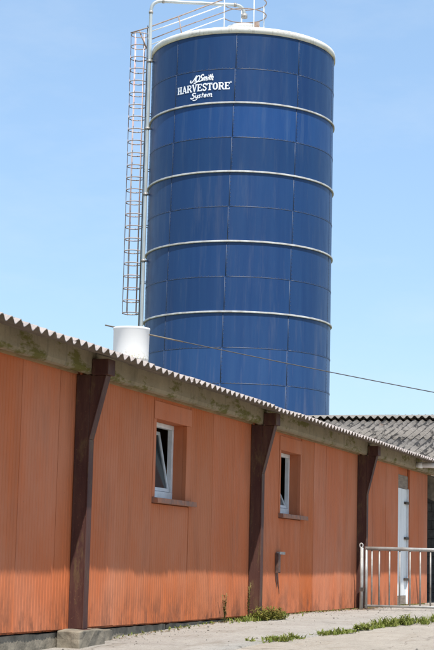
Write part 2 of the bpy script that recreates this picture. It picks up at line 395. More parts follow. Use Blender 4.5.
def panel(x0, x1, z0, z1, dy=0.0):
    return link('wall_panel', panel_mesh(x1 - x0 - 0.008, z1 - z0), red, (x0 + 0.004 + OX, -0.026 + dy + rp_.uniform(-0.003, 0.003), z0 + rp_.uniform(-0.004, 0.004)), (0, 0, rp_.uniform(-0.0015, 0.0015)))
WT = 2.56
def run(a, b, n):
    for k in range(n): panel(a + (b - a) * k / n, a + (b - a) * (k + 1) / n, 0.0, WT)
COLS = [3.52, 9.29, 15.09, 20.88, 26.72, 32.30]
run(3.3, 9.2, 6); run(9.2, 11.05, 2); run(11.05, 12.95, 2); run(12.95, 14.66, 2); panel(14.66, 15.19, 0, WT)
run(15.19, 17.22, 2); run(18.44, 20.98, 3)
run(20.98, 22.15, 1); run(23.27, 24.68, 2); run(24.68, 26.77, 2)
run(26.77, 29.74, 3); run(30.76, 32.42, 2)
WIN = [(17.22, 18.44, 17.30, 18.31), (22.15, 23.27, 22.22, 23.22)]
SZ0, SZ1 = 1.405, 2.275
for pa, pb, wa, wb in WIN:
    panel(pa, pb, 0.0, SZ0 - 0.085, 0.004)
    mb = MB()      # flat lintel sheet and slim jamb trims round the opening
    mb.box(pa + 0.004, pb + 0.02, -0.034, 0.02, SZ1, 2.475)
    rchild(mb, 'lintel_panel', M['wall'], 0.004)
    for j0, j1 in ((pa + 0.004, wa), (wb, pb - 0.004)):
        mb = MB(); mb.box(j0, j1, -0.030, 0.0195, SZ0 - 0.015, SZ1 - 0.002); rchild(mb, 'jamb_trim', M['wall'], 0.003)
    panel(pa, pb, 2.477, WT, 0.004)

# structural wall behind the sheets (openings cut for windows and door), ends and back: one shell per face
def wall_segments():
    mb = MB(); y0, y1 = 0.02, 0.17
    xs_ = [X0]
    ops = [(17.30, 18.31, SZ0, SZ1), (22.22, 23.22, SZ0, SZ1), (29.76, 30.74, -0.3, 2.385)]
    cur = X0
    for a, b, z0, z1 in ops:
        mb.box(cur, a, y0, y1, -0.02, WT + 0.1)
        if z0 > 0: mb.box(a, b, y0, y1, -0.02, z0 - 0.012)
        mb.box(a, b, y0, y1, z1, WT + 0.1)
        cur = b
    mb.box(cur, X1, y0, y1, -0.02, WT + 0.1)
    return mb
rchild(wall_segments(), 'front_wall', M['wall'])
mb = MB(); mb.box(X0, X1, BACK - 0.15, BACK, -0.6, WT + 0.1); rchild(mb, 'back_wall', M['dark'])
for xa, xb in ((X0, X0 + 0.12), (X1 - 0.12, X1)):
    mb = MB(); mb.prism([(0.172, -0.3), (BACK - 0.152, -0.3), (BACK - 0.152, 2.56), (RIDGE, roof_z(RIDGE) - 0.10), (0.172, 2.56)], xa, xb - 0.003, 'x')
    rchild(mb, 'gable_wall', M['wall'] if xa > 20 else M['dark'])
mb = MB(); mb.box(X0, X1 - 0.13, 0.18, BACK - 0.16, -0.05, 0.0); rchild(mb, 'floor_slab', M['plinth'])

# concrete plinth in cast lengths, with rough worn faces
def rough(x0, x1, y0, y1, z0, z1, step=0.11, j=0.007):
    mb = MB(); nx, ny, nz_ = [max(1, round((b - a) / step)) for a, b in ((x0, x1), (y0, y1), (z0, z1))]; idx = {}
    def vid(i, k, l):
        q = (i, k, l)
        if q not in idx:
            e = (i in (0, nx)) + (k in (0, ny)) + (l in (0, nz_)); sh = 0.010 * max(0, e - 1)
            cx_, cy_, cz_ = (x0 + x1) / 2, (y0 + y1) / 2, (z0 + z1) / 2
            p = [x0 + (x1 - x0) * i / nx, y0 + (y1 - y0) * k / ny, z0 + (z1 - z0) * l / nz_]
            for d_, c_ in enumerate((cx_, cy_, cz_)): p[d_] += rp_.uniform(-j, j) - (sh if p[d_] > c_ else -sh) * rp_.random()
            idx[q] = len(mb.v); mb.v.append(tuple(p))
        return idx[q]
    for i in range(nx):
        for k in range(ny): mb.face([vid(i, k, 0), vid(i, k + 1, 0), vid(i + 1, k + 1, 0), vid(i + 1, k, 0)]); mb.face([vid(i, k, nz_), vid(i + 1, k, nz_), vid(i + 1, k + 1, nz_), vid(i, k + 1, nz_)])
        for l in range(nz_): mb.face([vid(i, 0, l), vid(i + 1, 0, l), vid(i + 1, 0, l + 1), vid(i, 0, l + 1)]); mb.face([vid(i, ny, l), vid(i, ny, l + 1), vid(i + 1, ny, l + 1), vid(i + 1, ny, l)])
    for k in range(ny):
        for l in range(nz_): mb.face([vid(0, k, l), vid(0, k, l + 1), vid(0, k + 1, l + 1), vid(0, k + 1, l)]); mb.face([vid(nx, k, l), vid(nx, k + 1, l), vid(nx, k + 1, l + 1), vid(nx, k, l + 1)])
    return mb
for k in range(10):
    a = X0 + (X1 - X0) * k / 10; b = X0 + (X1 - X0) * (k + 1) / 10
    rchild(rough(a + 0.006, b - 0.006, 0.004 + rp_.uniform(-0.008, 0.006), 0.16, -0.7, -0.026, 0.13, 0.005), 'plinth', M['plinth'])
rchild(rough(14.78, 15.42, -0.27, -0.014, -0.7, 0.0, 0.09, 0.006), 'footing', M['plinth'], 0.012)
rchild(rough(15.45, 15.96, -0.14, -0.014, -0.7, -0.030, 0.09, 0.008), 'footing', M['plinth'], 0.012)
for cx in (9.29, 20.88, 26.72):
    rchild(rough(cx - 0.22, cx + 0.24, -0.25, -0.014, -0.7, -0.004 if cx < 12 else gz(cx) + 0.012), 'footing', M['plinth'])

# eave beam: one cast length per bay, rounded lower arris
for a, b in zip([X0 - 0.1] + COLS[1:-1], COLS[1:-1] + [X1 + 0.25]):
    prof = [(0.10, 2.80), (0.10, 2.565), (-0.03, 2.552), (-0.10, 2.522), (-0.155, 2.510), (-0.19, 2.522), (-0.205, 2.56), (-0.205, 2.735), (-0.11, 2.765)]
    mb = MB(); mb.prism(prof, a + 0.006, b - 0.006, 'x'); rchild(mb, 'eave_beam', M['beam'])
    mb = MB(); mb.box(a + 0.11, b - 0.11, -0.062, -0.027, 2.512, 2.540); rchild(mb, 'edge_strip', M['strip'])

# brown H-columns with flared haunch and stub under the eave
def column(cx):
    c = empty('column', (cx - 15, 0, 0), parent=red)
    mb = MB()
    zb = 0.0
    mb.box(-0.052, 0.052, -0.176, -0.028, zb, 2.508)               # closed shaft
    mb.box(-0.060, 0.060, -0.190, -0.1765, zb, 1.86)               # front plate, a little wider
    mb.box(-0.10, 0.10, -0.22, -0.03, zb - 0.016, zb - 0.001)      # base plate
    mb.build('shaft', M['column'], c, 0.004)
    mb = MB()                                                       # haunch: raking plate and solid gusset
    mb.prism([(-0.190, 1.862), (-0.1765, 1.862), (-0.336, 2.50), (-0.352, 2.50)], -0.060, 0.060, 'x')
    mb.prism([(-0.1765, 1.864), (-0.1765, 2.50), (-0.3355, 2.50)], -0.050, 0.050, 'x')
    mb.build('haunch', M['column'], c, 0.004)
    mb = MB(); mb.box(-0.1, 0.085, -0.385, -0.208, 2.502, 2.66); mb.build('stub', M['column'], c, 0.006)
    return c
for cx in COLS[:-1]: column(cx)

# windows: recessed white frame, bottom-hung sash tilted inward
def window(wa, wb, ang, lab):
    w = empty('window', (wa - 15, 0.135, SZ0), parent=red)
    W_, H_ = wb - wa, SZ1 - SZ0; t = 0.055
    for (a, b, c, d) in ((0.002, W_ - 0.002, 0.0, t + 0.02), (0.002, W_ - 0.002, H_ - t, H_ - 0.002)):
        mb = MB(); mb.box(a, b, 0, 0.06, c, d); mb.build('frame_rail', M['frame'], w, 0.004)
    for (a, b) in ((0.002, t), (W_ - t, W_ - 0.002)):
        mb = MB(); mb.box(a, b, 0.001, 0.059, t + 0.02, H_ - t); mb.build('frame_stile', M['frame'], w, 0.004)
    s = MB(); sw0, sw1, sh = t + 0.008, W_ - t - 0.008, H_ - 2 * t - 0.035; st = 0.04
    s.box(sw0, sw1, -0.018, 0.018, 0, st); s.box(sw0, sw1, -0.018, 0.018, sh - st, sh)
    s.box(sw0, sw0 + st, -0.0175, 0.0175, st, sh - st); s.box(sw1 - st, sw1, -0.0175, 0.0175, st, sh - st)
    so_ = s.build('sash', M['frame'], w); so_.location = (0, 0.035, t + 0.024); so_.rotation_euler = (-ang, 0, 0)
    g = MB(); g.box(sw0 + st - 0.004, sw1 - st + 0.004, -0.004, 0.004, st - 0.004, sh - st + 0.004)
    go = g.build('pane', M['glass'], w); go.location = so_.location; go.rotation_euler = so_.rotation_euler
    # sill tiles
    for k in range(3):
        a = -0.07 + (W_ + 0.30) * k / 3; b = -0.07 + (W_ + 0.30) * (k + 1) / 3
        sm = MB(); sm.prism([(-0.232, -0.078), (-0.226, -0.022), (-0.003, -0.006), (-0.003, -0.06), (-0.20, -0.082)], a + 0.003, b - 0.003, 'x')
        sm.build('sill_tile', M['sill'], w)
    if lab: w['label'] = lab
window(17.30, 18.31, rad(11), None)
window(22.22, 23.22, rad(24), None)

# door with weathered transom board
d = empty('door', (29.76 - 15, 0.0, 0.0), parent=red)
DW = 0.98
for k in range(5):
    mb = MB(); mb.box(0.04 + k * (DW - 0.08) / 5 + 0.002, 0.04 + (k + 1) * (DW - 0.08) / 5 - 0.002, 0.022, 0.06, 0.16, 2.14)
    mb.build('door_board', M['door'], d, 0.003)
mb = MB(); mb.box(0.04, DW - 0.04, 0.024, 0.058, 0.0, 0.155); mb.build('kick_board', M['timber'], d)
mb = MB(); mb.box(0.0, DW, 0.01, 0.06, 2.146, 2.385); mb.build('transom_board', M['timber'], d)
for a, b in ((0.001, 0.037), (DW - 0.037, DW - 0.001)):
    mb = MB(); mb.box(a, b, -0.01, 0.10, 0.0, 2.143); mb.build('door_jamb', M['frame'], d)
for z in (1.88, 1.22, 0.46):
    mb = MB(); mb.box(DW - 0.26, DW + 0.02, -0.022, 0.018, z - 0.022, z + 0.022); mb.build('hinge', M['hinge'], d)

# rusted drain chute in the wall with its run-off stain
c = empty('drain_chute', (22.02 - 15, -0.03, 0.56), parent=red)
mb = MB(); mb.box(0.0, 0.012, -0.045, 0.0, 0.0, 0.27); mb.box(0.10, 0.112, -0.045, 0.0, 0.0, 0.27); mb.box(0.013, 0.099, -0.046, -0.034, 0.01, 0.255)
mb.build('chute_body', M['spout'], c)
mb = MB(); mb.box(0.05, 0.30, -0.055, 0.0, 0.255, 0.290); mb.build('chute_lip', M['galv_old'], c)
mb = MB()
for pts, w in (([(0.05, 0.0), (0.06, -0.08), (0.08, -0.12), (0.085, -0.20)], 0.03), ([(0.12, 0.0), (0.15, -0.10), (0.20, -0.19), (0.23, -0.29)], 0.03)):
    b = len(mb.v)
    for i, (x, z) in enumerate(pts):
        ww = w * (1 - 0.75 * i / (len(pts) - 1)); mb.v += [(x - ww, 0.0005, z), (x + ww, 0.0005, z)]
    for i in range(len(pts) - 1): mb.face([b + 2 * i, b + 2 * i + 1, b + 2 * i + 3, b + 2 * i + 2])
mb.build('run_off_stain', M['stain'], c)

# corrugated roof
def corr_mesh(name, nw, length, mt, pitch=0.177, amp=0.0265, seg=8, th=0.007, chip=0.0, rnd=random.Random(2)):
    mb = MB(); K = nw * seg + 1
    nick = [0.0] * K
    if chip:
        for k in range(K):
            nick[k] = rnd.uniform(0, chip * 0.25) + (rnd.uniform(0.2, 1.0) * chip * 0.9 if rnd.random() < 0.07 else 0)
    for y in (0.0, length):
        for t in (th / 2, -th / 2):
            mb.v += [(k * pitch / seg, y + (nick[k] if y == 0 else 0), amp * math.sin(2 * math.pi * k / seg) + t) for k in range(K)]
    T0, B0, T1, B1 = 0, K, 2 * K, 3 * K
    for k in range(K - 1):
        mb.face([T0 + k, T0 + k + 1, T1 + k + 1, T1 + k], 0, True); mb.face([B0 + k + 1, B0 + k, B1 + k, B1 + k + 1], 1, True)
        mb.face([B0 + k, B0 + k + 1, T0 + k + 1, T0 + k]); mb.face([B1 + k + 1, B1 + k, T1 + k, T1 + k + 1])
    mb.face([T0, T1, B1, B0]); mb.face([T0 + K - 1, B0 + K - 1, B1 + K - 1, T1 + K - 1])
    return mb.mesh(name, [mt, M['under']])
roof = rchild(MB().prism([(RIDGE - 0.28, roof_z(RIDGE - 0.28) + 0.055), (RIDGE, roof_z(RIDGE) + 0.075), (RIDGE + 0.28, roof_z(RIDGE - 0.28) + 0.055), (RIDGE + 0.28, roof_z(RIDGE - 0.28) + 0.045), (RIDGE, roof_z(RIDGE) + 0.06), (RIDGE - 0.28, roof_z(RIDGE - 0.28) + 0.045)], X0 - 0.2, X1 + 0.3, 'x'), 'roof', M['roof'])
SL = (RIDGE + 0.6) / math.cos(PITCHR)
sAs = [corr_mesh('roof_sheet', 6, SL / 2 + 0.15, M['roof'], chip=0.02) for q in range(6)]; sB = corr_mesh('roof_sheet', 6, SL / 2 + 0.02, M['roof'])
SW = 6 * 0.177
nS = math.ceil((X1 + 0.3 - (X0 - 0.2)) / SW)
rr = random.Random(5)
for k in range(nS):
    x = X0 - 0.2 + k * SW
    for side in (0, 1):
        for row in (0, 1):
            d0 = rr.uniform(-0.006, 0.006) if row == 0 else SL / 2
            y = -0.6 + d0 * math.cos(PITCHR); z = EAVE + d0 * math.sin(PITCHR) + (0.0 if row == 0 else 0.012) + rr.uniform(-0.006, 0.006) + 0.003 * (k % 2)
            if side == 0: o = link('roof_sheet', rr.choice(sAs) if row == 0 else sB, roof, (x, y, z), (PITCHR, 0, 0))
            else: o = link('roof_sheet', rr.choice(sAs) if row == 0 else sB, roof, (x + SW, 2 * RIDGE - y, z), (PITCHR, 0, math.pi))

# white ventilation stack on the ridge
v = empty('ventilation_stack', (27.90 - 15, 4.6, 3.90), parent=red)
v['label'] = 'white cylindrical ventilation stack standing on the roof ridge'
R = 0.33
MB().lathe([(0.0, 0.40), (R - 0.04, 0.40), (R - 0.008, 0.42), (R, 0.46), (R + 0.004, 0.99), (R + 0.012, 1.0), (R + 0.012, 1.03), (R - 0.015, 1.035), (R - 0.02, 0.99), (0.0, 0.97)], 48).build('stack_casing', M['plastic'], v)
MB().lathe([(0.26, -0.30), (0.26, 0.10), (0.24, 0.14), (0.24, 0.398)], 32).build('stack_neck', M['galv_old'], v)

# white pvc spout under the eave near the door
g = empty('outlet_spout', (30.5 - 15, -0.20, 2.573), parent=red)
pts = [(0, -0.008, 0.02), (0, -0.35, 0.015), (0, -1.6, -0.015)]
MB().tube(pts, 0.05, 14).build('spout_pipe', M['white'], g)
MB().tube([(0, -0.03, 0.0197), (0, -0.12, 0.0183)], 0.060, 14).build('spout_collar', M['white'], g)

# ------------------------------------------------------------------ neighbouring barn behind the gable
barn = empty('old_barn', (38, 3, 0), label='old barn with grey lichen-covered corrugated roof behind the red building', cat='barn')
def bchild(mb, name, mats, bevel=0):
    o = mb.build(name, mats, barn, bevel); o.location = (-38, -3, 0); return o
EV, SLB = 2.80, 0.252
aB = math.atan(SLB)
BY0 = -2.6; NB = 12
ridge_cap = bchild(MB().prism([(41.9, 4.57), (42.25, 4.62), (42.6, 4.57), (42.6, 4.56), (42.25, 4.605), (41.9, 4.56)], BY0, BY0 + NB * SW, 'y'), 'roof', M['roof3'])
LB = (38.15 - 32.85) / math.cos(aB)
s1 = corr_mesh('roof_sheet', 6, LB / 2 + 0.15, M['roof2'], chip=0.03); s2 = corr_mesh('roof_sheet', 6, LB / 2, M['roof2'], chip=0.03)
aU = math.atan(0.098); LU = 4.25 / math.cos(aU)
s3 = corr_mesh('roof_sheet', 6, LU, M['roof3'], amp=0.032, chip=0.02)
def bsheet(me, x, y, z, tilt):
    # corrugation across +Y... local x -> -Y, local y -> +X, tilted up along +X
    o = link('roof_sheet', me, ridge_cap, (x, y + SW, z), (tilt, 0, -math.pi / 2)); return o
for k in range(NB):
    y = BY0 + k * SW
    for row in (0, 1):
        dd = rr.uniform(-0.02, 0.02) if row == 0 else LB / 2
        bsheet(s1 if row == 0 else s2, 32.85 + dd * math.cos(aB), y, EV + dd * math.sin(aB) + (0.014 if row else 0) + 0.002 * (k % 2), aB)
    dd = rr.uniform(-0.03, 0.03)
    bsheet(s3, 37.95 + dd, y, 4.190 + rr.uniform(-0.008, 0.008) + 0.002 * (k % 2), aU)
    o = link('roof_sheet', s3, ridge_cap, (42.25 + 4.2 * math.cos(0.25), y, 4.60 - 4.2 * math.sin(0.25)), (0.25, 0, math.pi / 2))
def bbox(name, x0, x1, y0, y1, z0, z1, mt, bevel=0.01): return bchild(MB().box(x0, x1, y0, y1, z0, z1), name, mt, bevel)
bbox('step_board', 38.02, 38.10, BY0, BY0 + NB * SW, 3.70, 4.10, M['dark'])
bbox('back_wall', 46.2, 46.35, BY0 + 0.1, BY0 + NB * SW - 0.1, -0.4, 3.45, M['dark'])
bbox('side_wall', 33.2, 46.19, BY0 + NB * SW - 0.3, BY0 + NB * SW - 0.15, -0.4, 2.70, M['dark'])
bchild(MB().box(32.95, 33.12, BY0, BY0 + NB * SW, 2.52, 2.66), 'wall_plate', M['timber'])
bchild(MB().box(37.7, 37.88, BY0, BY0 + NB * SW, 3.70, 3.90), 'purlin', M['timber'])
for yy in (-1.75, 9.4):
    bchild(MB().box(32.60, 32.84, yy, yy + 0.25, -0.4, 2.515), 'post', M['plinth'], 0.01)
bchild(MB().prism([(-1.49, 1.42), (-1.49, 1.05), (-1.15, 1.55), (0.10, 2.10), (0.55, 2.30), (0.55, 2.515), (-0.05, 2.515)], 32.62, 32.82, 'x'), 'haunch_brace', M['plinth'], 0.012)
bw = bchild(MB().box(37.06, 37.16, -1.58, 5.0, -0.4, 2.33), 'block_wall', M['dark'])
blk = MB().box(-0.1, 0.1, 0.004, 0.396, 0.004, 0.196).mesh('block', M['block'])
for r_ in range(12):
    off = 0.2 * (r_ % 2)
    for q in range(16):
        link('block', blk, bw, (36.96 + rr.uniform(-0.004, 0.004), -1.6 + off + q * 0.4, -0.06 + r_ * 0.2))

# ------------------------------------------------------------------ silo
SX, SY, SR = 61.55, 13.67, 3.70
silo = empty('tower_silo', (SX, SY, -0.3), (0, 0, math.atan2(-fw.y, -fw.x)), 'tall dark blue enamelled steel silo with white lettering, white rim and caged ladder', 'silo')
# silo frame: local +x faces the viewer, local +y is the viewer's right; z local = world + 0.3
ZB = 0.3
def sl_pt(a, b, z): return (b, a, z + ZB)       # a: to the right as seen, b: towards viewer
NSH, RH = 9, 1.3533
ZT = 20.885
def sheet_mesh():
    mb = MB(); n = 12; da = 2 * math.pi / NSH
    for z in (-0.012, RH):
        for k in range(n + 1):
            a = da * k / n; rr_ = SR + (0.0 if k < n else 0.0); mb.v.append((rr_ * math.cos(a), rr_ * math.sin(a), z))
    for k in range(n): mb.face([k, k + 1, n + 2 + k, n + 1 + k], 0, True)
    # lap seam along the left edge and along the lower edge
    def curved(a0, a1, z0, z1, r0, r1, m_, nn):
        b = len(mb.v)
        for k in range(nn + 1):
            a = a0 + (a1 - a0) * k / nn
            for r, z in ((r0, z0), (r1, z0), (r1, z1), (r0, z1)): mb.v.append((r * math.cos(a), r * math.sin(a), z))
        for k in range(nn):
            for e in range(3): mb.face([b + 4 * k + e, b + 4 * k + 4 + e, b + 4 * k + 5 + e, b + 4 * k + 1 + e], m_, e == 1)
        mb.face([b, b + 1, b + 2, b + 3], m_); e = b + 4 * nn; mb.face([e + 3, e + 2, e + 1, e], m_)
    curved(-0.0038, 0.0038, 0.02, RH, SR - 0.002, SR + 0.005, 1, 1)
    curved(0.0055, da - 0.0055, -0.012, 0.012, SR - 0.002, SR + 0.006, 1, n)
    # bolt heads beside the seams
    def bolt(a, z):
        s_ = 0.0028; b = len(mb.v); r0, r1 = SR + 0.003, SR + 0.012
        for r in (r0, r1):
            for da_, dz_ in ((-s_, -0.011), (s_, -0.011), (s_, 0.011), (-s_, 0.011)): mb.v.append((r * math.cos(a + da_), r * math.sin(a + da_), z + dz_))
        mb.face([b + 4, b + 5, b + 6, b + 7], 2)
        for k in range(4): mb.face([b + k, b + (k + 1) % 4, b + 4 + (k + 1) % 4, b + 4 + k], 2)
    for k in range(9): bolt(0.0115, 0.09 + k * 0.147)
    for k in range(18): bolt(0.03 + k * (da - 0.06) / 17, 0.038)
    return mb.mesh('steel_sheet', [M['silo'], M['seam'], M['bolt']])
shm = sheet_mesh()
rs = random.Random(11)
tints = {2: (1.25, 1.36, 1.42), 3: (1.0, 1.0, 0.98), 0: (0.96, 0.96, 0.96), 1: (0.94, 0.96, 0.98)}
for k in range(16):
    zt = ZT - RH * k
    rot = rad(-5.0) - rad(0.55) * k
    for j in range(NSH):
        o = link('steel_sheet', shm, silo, (0, 0, zt - RH + ZB), (0, 0, rot + 2 * math.pi * j / NSH))
        if k == 0: o.scale.z = 1.062
        t = tints.get(k, (1.25, 1.10, 1.06) if k < 8 else (1.6, 1.28, 1.18) if k == 8 else (2.1, 1.52, 1.34)); e = rs.uniform(0.96, 1.05)
        o.color = (t[0] * e, t[1] * e, t[2] * e, 1)
for k in range(1, 5):
    z = ZT - 2 * RH * k + 0.01 + ZB
    MB().lathe([(SR - 0.01, z - 0.032), (SR + 0.055, z - 0.032), (SR + 0.062, z - 0.024), (SR + 0.062, z + 0.022), (SR + 0.054, z + 0.032), (SR - 0.01, z + 0.040)], 96, sm=False).build('stiffener_ring', M['ring'], silo)
# roof: white rolled rim, shallow dome, hatch collar
ro = MB().lathe([(SR - 0.02, ZT + 0.065 + ZB), (SR + 0.05, ZT + 0.065 + ZB), (SR + 0.05, ZT + 0.28 + ZB), (SR + 0.04, ZT + 0.31 + ZB), (SR - 0.02, ZT + 0.325 + ZB), (SR - 0.6, ZT + 0.48 + ZB), (2.0, 21.70 + ZB), (0.9, 22.02 + ZB), (0.0, 22.15 + ZB)], 96).build('roof', M['rim'], silo)
MB().lathe([(0.66, 21.98 + ZB), (0.66, 22.30 + ZB), (0.72, 22.32 + ZB), (0.72, 22.37 + ZB), (0.3, 22.50 + ZB), (0.0, 22.53 + ZB)], 40).build('hatch', M['white'], ro)

# fill pipe: up the left side, bend over the rim, down into the hatch
def bend(p0, p1, p2, r, n=8):
    p0, p1, p2 = Vector(p0), Vector(p1), Vector(p2); a = p1 + (p0 - p1).normalized() * r; c = p1 + (p2 - p1).normalized() * r
    return [a * (1 - t) ** 2 + p1 * 2 * t * (1 - t) + c * t ** 2 for t in [k / n for k in range(n + 1)]]
pa, pb_ = sl_pt(-3.80, 0.62, -0.2), sl_pt(-3.80, 0.62, 23.25)
pc, pd = sl_pt(0.0, 0.0, 23.36), sl_pt(0.0, 0.0, 22.95)
path = [pa] + [sl_pt(-3.80, 0.62, z) for z in (6, 12, 18)] + bend(pa, pb_, pc, 0.45) + bend(pb_, pc, pd, 0.42) + [pd]
fp = MB().tube(path, 0.070, 14).build('fill_pipe', M['pipe'], silo)
for z in (22.76, 20.7, 17.9, 15.2, 12.5, 9.8, 7.1, 4.4, 1.7):
    MB().tube([sl_pt(-3.80, 0.62, z - 0.05), sl_pt(-3.80, 0.62, z + 0.05)], 0.088, 14).build('pipe_collar', M['galv_old'], fp)
    if z < 22: MB().tube([sl_pt(-3.80, 0.62, z), sl_pt(-3.60, 0.55, z)], 0.035, 6).build('pipe_bracket', M['galv_old'], fp)
b0 = Vector(bend(pb_, pc, pd, 0.42)[0]); dr = (Vector(pb_) - Vector(pc)).normalized()
for q in (b0 + dr * 0.02, Vector(bend(pa, pb_, pc, 0.45)[-1])):
    MB().tube([q, q + dr * -0.09], 0.088, 14).build('pipe_collar', M['galv_old'], fp)
MB().tube([sl_pt(0, 0, 22.82), sl_pt(0, 0, 22.98)], 0.13, 14).build('pipe_collar', M['galv_old'], fp)

# caged ladder
lad = MB()
LA, LBB = -3.93, 0.12
for s_ in (-0.2, 0.2): lad.tube([sl_pt(LA, LBB + s_, 8.6), sl_pt(LA, LBB + s_, 22.3)], 0.022, 6)
lad = lad.build('ladder', M['galv'], silo)
rung = MB().tube([(-0.2, 0, 0), (0.2, 0, 0)], 0.013, 6).mesh('rung', M['galv_old'])
for k in range(45): link('rung', rung, lad, sl_pt(LA, LBB, 8.8 + 0.3 * k))
stay = MB().tube([(0, 0, 0), (0, 0.27, 0)], 0.018, 6).mesh('ladder_stay', M['galv_old'])
for k in range(6):
    for s_ in (-0.2, 0.2): link('ladder_stay', stay, lad, sl_pt(LA, LBB + s_, 9.4 + 2.3 * k))
CR, CCA = 0.345, -4.255
def hoop_pts(r, n=22):
    return [(r * math.sin(t), -r * math.cos(t), 0) for t in [rad(-152) + rad(304) * k / n for k in range(n + 1)]]
hoop = MB()
for i in range(22):
    pass
hm = MB().tube(hoop_pts(CR), 0.021, 6).mesh('cage_hoop', M['cage'])
NHP = 24
for k in range(NHP):
    link('cage_hoop', hm, lad, sl_pt(CCA, LBB, 10.45 + k * (21.95 - 10.45) / (NHP - 1)), (0, rs.uniform(-0.03, 0.03), rs.uniform(-0.05, 0.05)))
for k, t in enumerate((-125, -62, 0, 62, 125)):
    x, y = CR * math.sin(rad(t)), -CR * math.cos(rad(t))
    bar = MB().tube([(0, 0, 0), (0, 0, 11.55)], 0.016, 5).build('cage_bar', M['cagered'], lad); bar.location = sl_pt(CCA + y, LBB + x, 10.42)

# guard rails from the ladder head up to the hatch, and round the hatch
hr = MB().tube([sl_pt(-4.62, 0.35, 21.96), sl_pt(-3.95, 0.40, 22.17), sl_pt(-2.65, 0.40, 22.70), sl_pt(-0.86, 0.38, 23.47)], 0.027, 7).build('guard_rail', M['rust'], silo)
MB().tube([sl_pt(-3.75, 0.40, 21.70), sl_pt(-2.5, 0.40, 22.25), sl_pt(-0.84, 0.38, 22.92)], 0.022, 6).build('guard_rail', M['rust'], silo)
MB().tube([sl_pt(-3.95, -0.35, 22.22), sl_pt(-2.5, -0.35, 22.80), sl_pt(-0.84, -0.34, 23.47)], 0.024, 6).build('guard_rail', M['white'], silo)
MB().tube([sl_pt(-3.8, -0.35, 21.72), sl_pt(-0.84, -0.34, 22.92)], 0.02, 6).build('guard_rail', M['white'], silo)
MB().tube([sl_pt(-4.25, 0.38, 22.03), sl_pt(-3.95, 0.50, 21.30)], 0.032, 6).build('rail_brace', M['rust'], silo)
MB().tube([sl_pt(-2.68, 0.40, 22.69), sl_pt(-2.46, 0.42, 21.55)], 0.026, 6).build('rail_post', M['rust'], silo)
for z, a0, a1 in ((23.47, 205, 515), (22.92, 205, 515)):
    pts = [sl_pt(0.9 * math.cos(rad(t)), 0.9 * math.sin(rad(-t)), z) for t in range(a0, a1 + 1, 10)]
    MB().tube(pts, 0.023, 6).build('hatch_rail', M['rust'], silo)
for a, b in ((-0.82, 0.38), (0.38, 0.81), (0.82, -0.36), (-0.1, -0.9), (-0.82, -0.36)):
    MB().tube([sl_pt(a, b, 22.0), sl_pt(a, b, 23.49)], 0.026, 6).build('rail_post', M['white'], silo)
MB().box(*[0.36, 0.60], *[0.36, 0.62], 22.28 + ZB, 22.46 + ZB).build('hatch_latch', M['rust'], silo)

# ---- lettering, laid on the curved shell
lay = [0]
def letters(name, strokes, s0, zfun, sc, shear=0.0):
    """strokes: (points, width) in letter units; s0: arc position (m) of x=0; zfun(s) gives the base line height"""
    mb = MB()
    for pts, w in strokes:
        lay[0] += 1; r = SR + 0.0135 + 0.00035 * (lay[0] % 40)
        P = [Vector((x + shear * z, z)) for x, z in pts]
        D = []                                     # subdivide so strips follow the curve
        for i in range(len(P) - 1):
            nseg = max(1, int((P[i + 1] - P[i]).length * sc / 0.12))
            D += [P[i].lerp(P[i + 1], k / nseg) for k in range(nseg)]
        D.append(P[-1]); b = len(mb.v); N = len(D)
        for i, p in enumerate(D):
            t = (D[min(i + 1, N - 1)] - D[max(i - 1, 0)]).normalized(); nrm = Vector((-t.y, t.x))
            ww = (w(i / (N - 1)) if callable(w) else w) / 2
            for q in (p + nrm * ww, p - nrm * ww):
                s = s0 + q.x * sc; z = zfun(s) + q.y * sc; a = s / SR
                mb.v.append((r * math.cos(a), r * math.sin(a), z + ZB))
        for i in range(N - 1): mb.face([b + 2 * i, b + 2 * i + 2, b + 2 * i + 3, b + 2 * i + 1])
    return mb.build(name, M['print'], silo)
def arc(cx, cz, rx, rz, a0, a1, n=14):
    return [(cx + rx * math.cos(rad(a0 + (a1 - a0) * k / n)), cz + rz * math.sin(rad(a0 + (a1 - a0) * k / n))) for k in range(n + 1)]
def spline(pts, n=5):
    out_ = []; P = [Vector(p) for p in pts]; P = [P[0]] + P + [P[-1]]
    for i in range(1, len(P) - 2):
        for k in range(n):
            t = k / n; a, b, c, d_ = P[i - 1], P[i], P[i + 1], P[i + 2]
            q = 0.5 * ((2 * b) + (c - a) * t + (2 * a - 5 * b + 4 * c - d_) * t * t + (3 * b - a - 3 * c + d_) * t ** 3); out_.append((q.x, q.y))
    out_.append(tuple(P[-2])); return out_
T, Sf = 0.22, 0.115     # stem and serif weights
def ser(x0, x1, z): return ([(x0, z), (x1, z)], Sf)
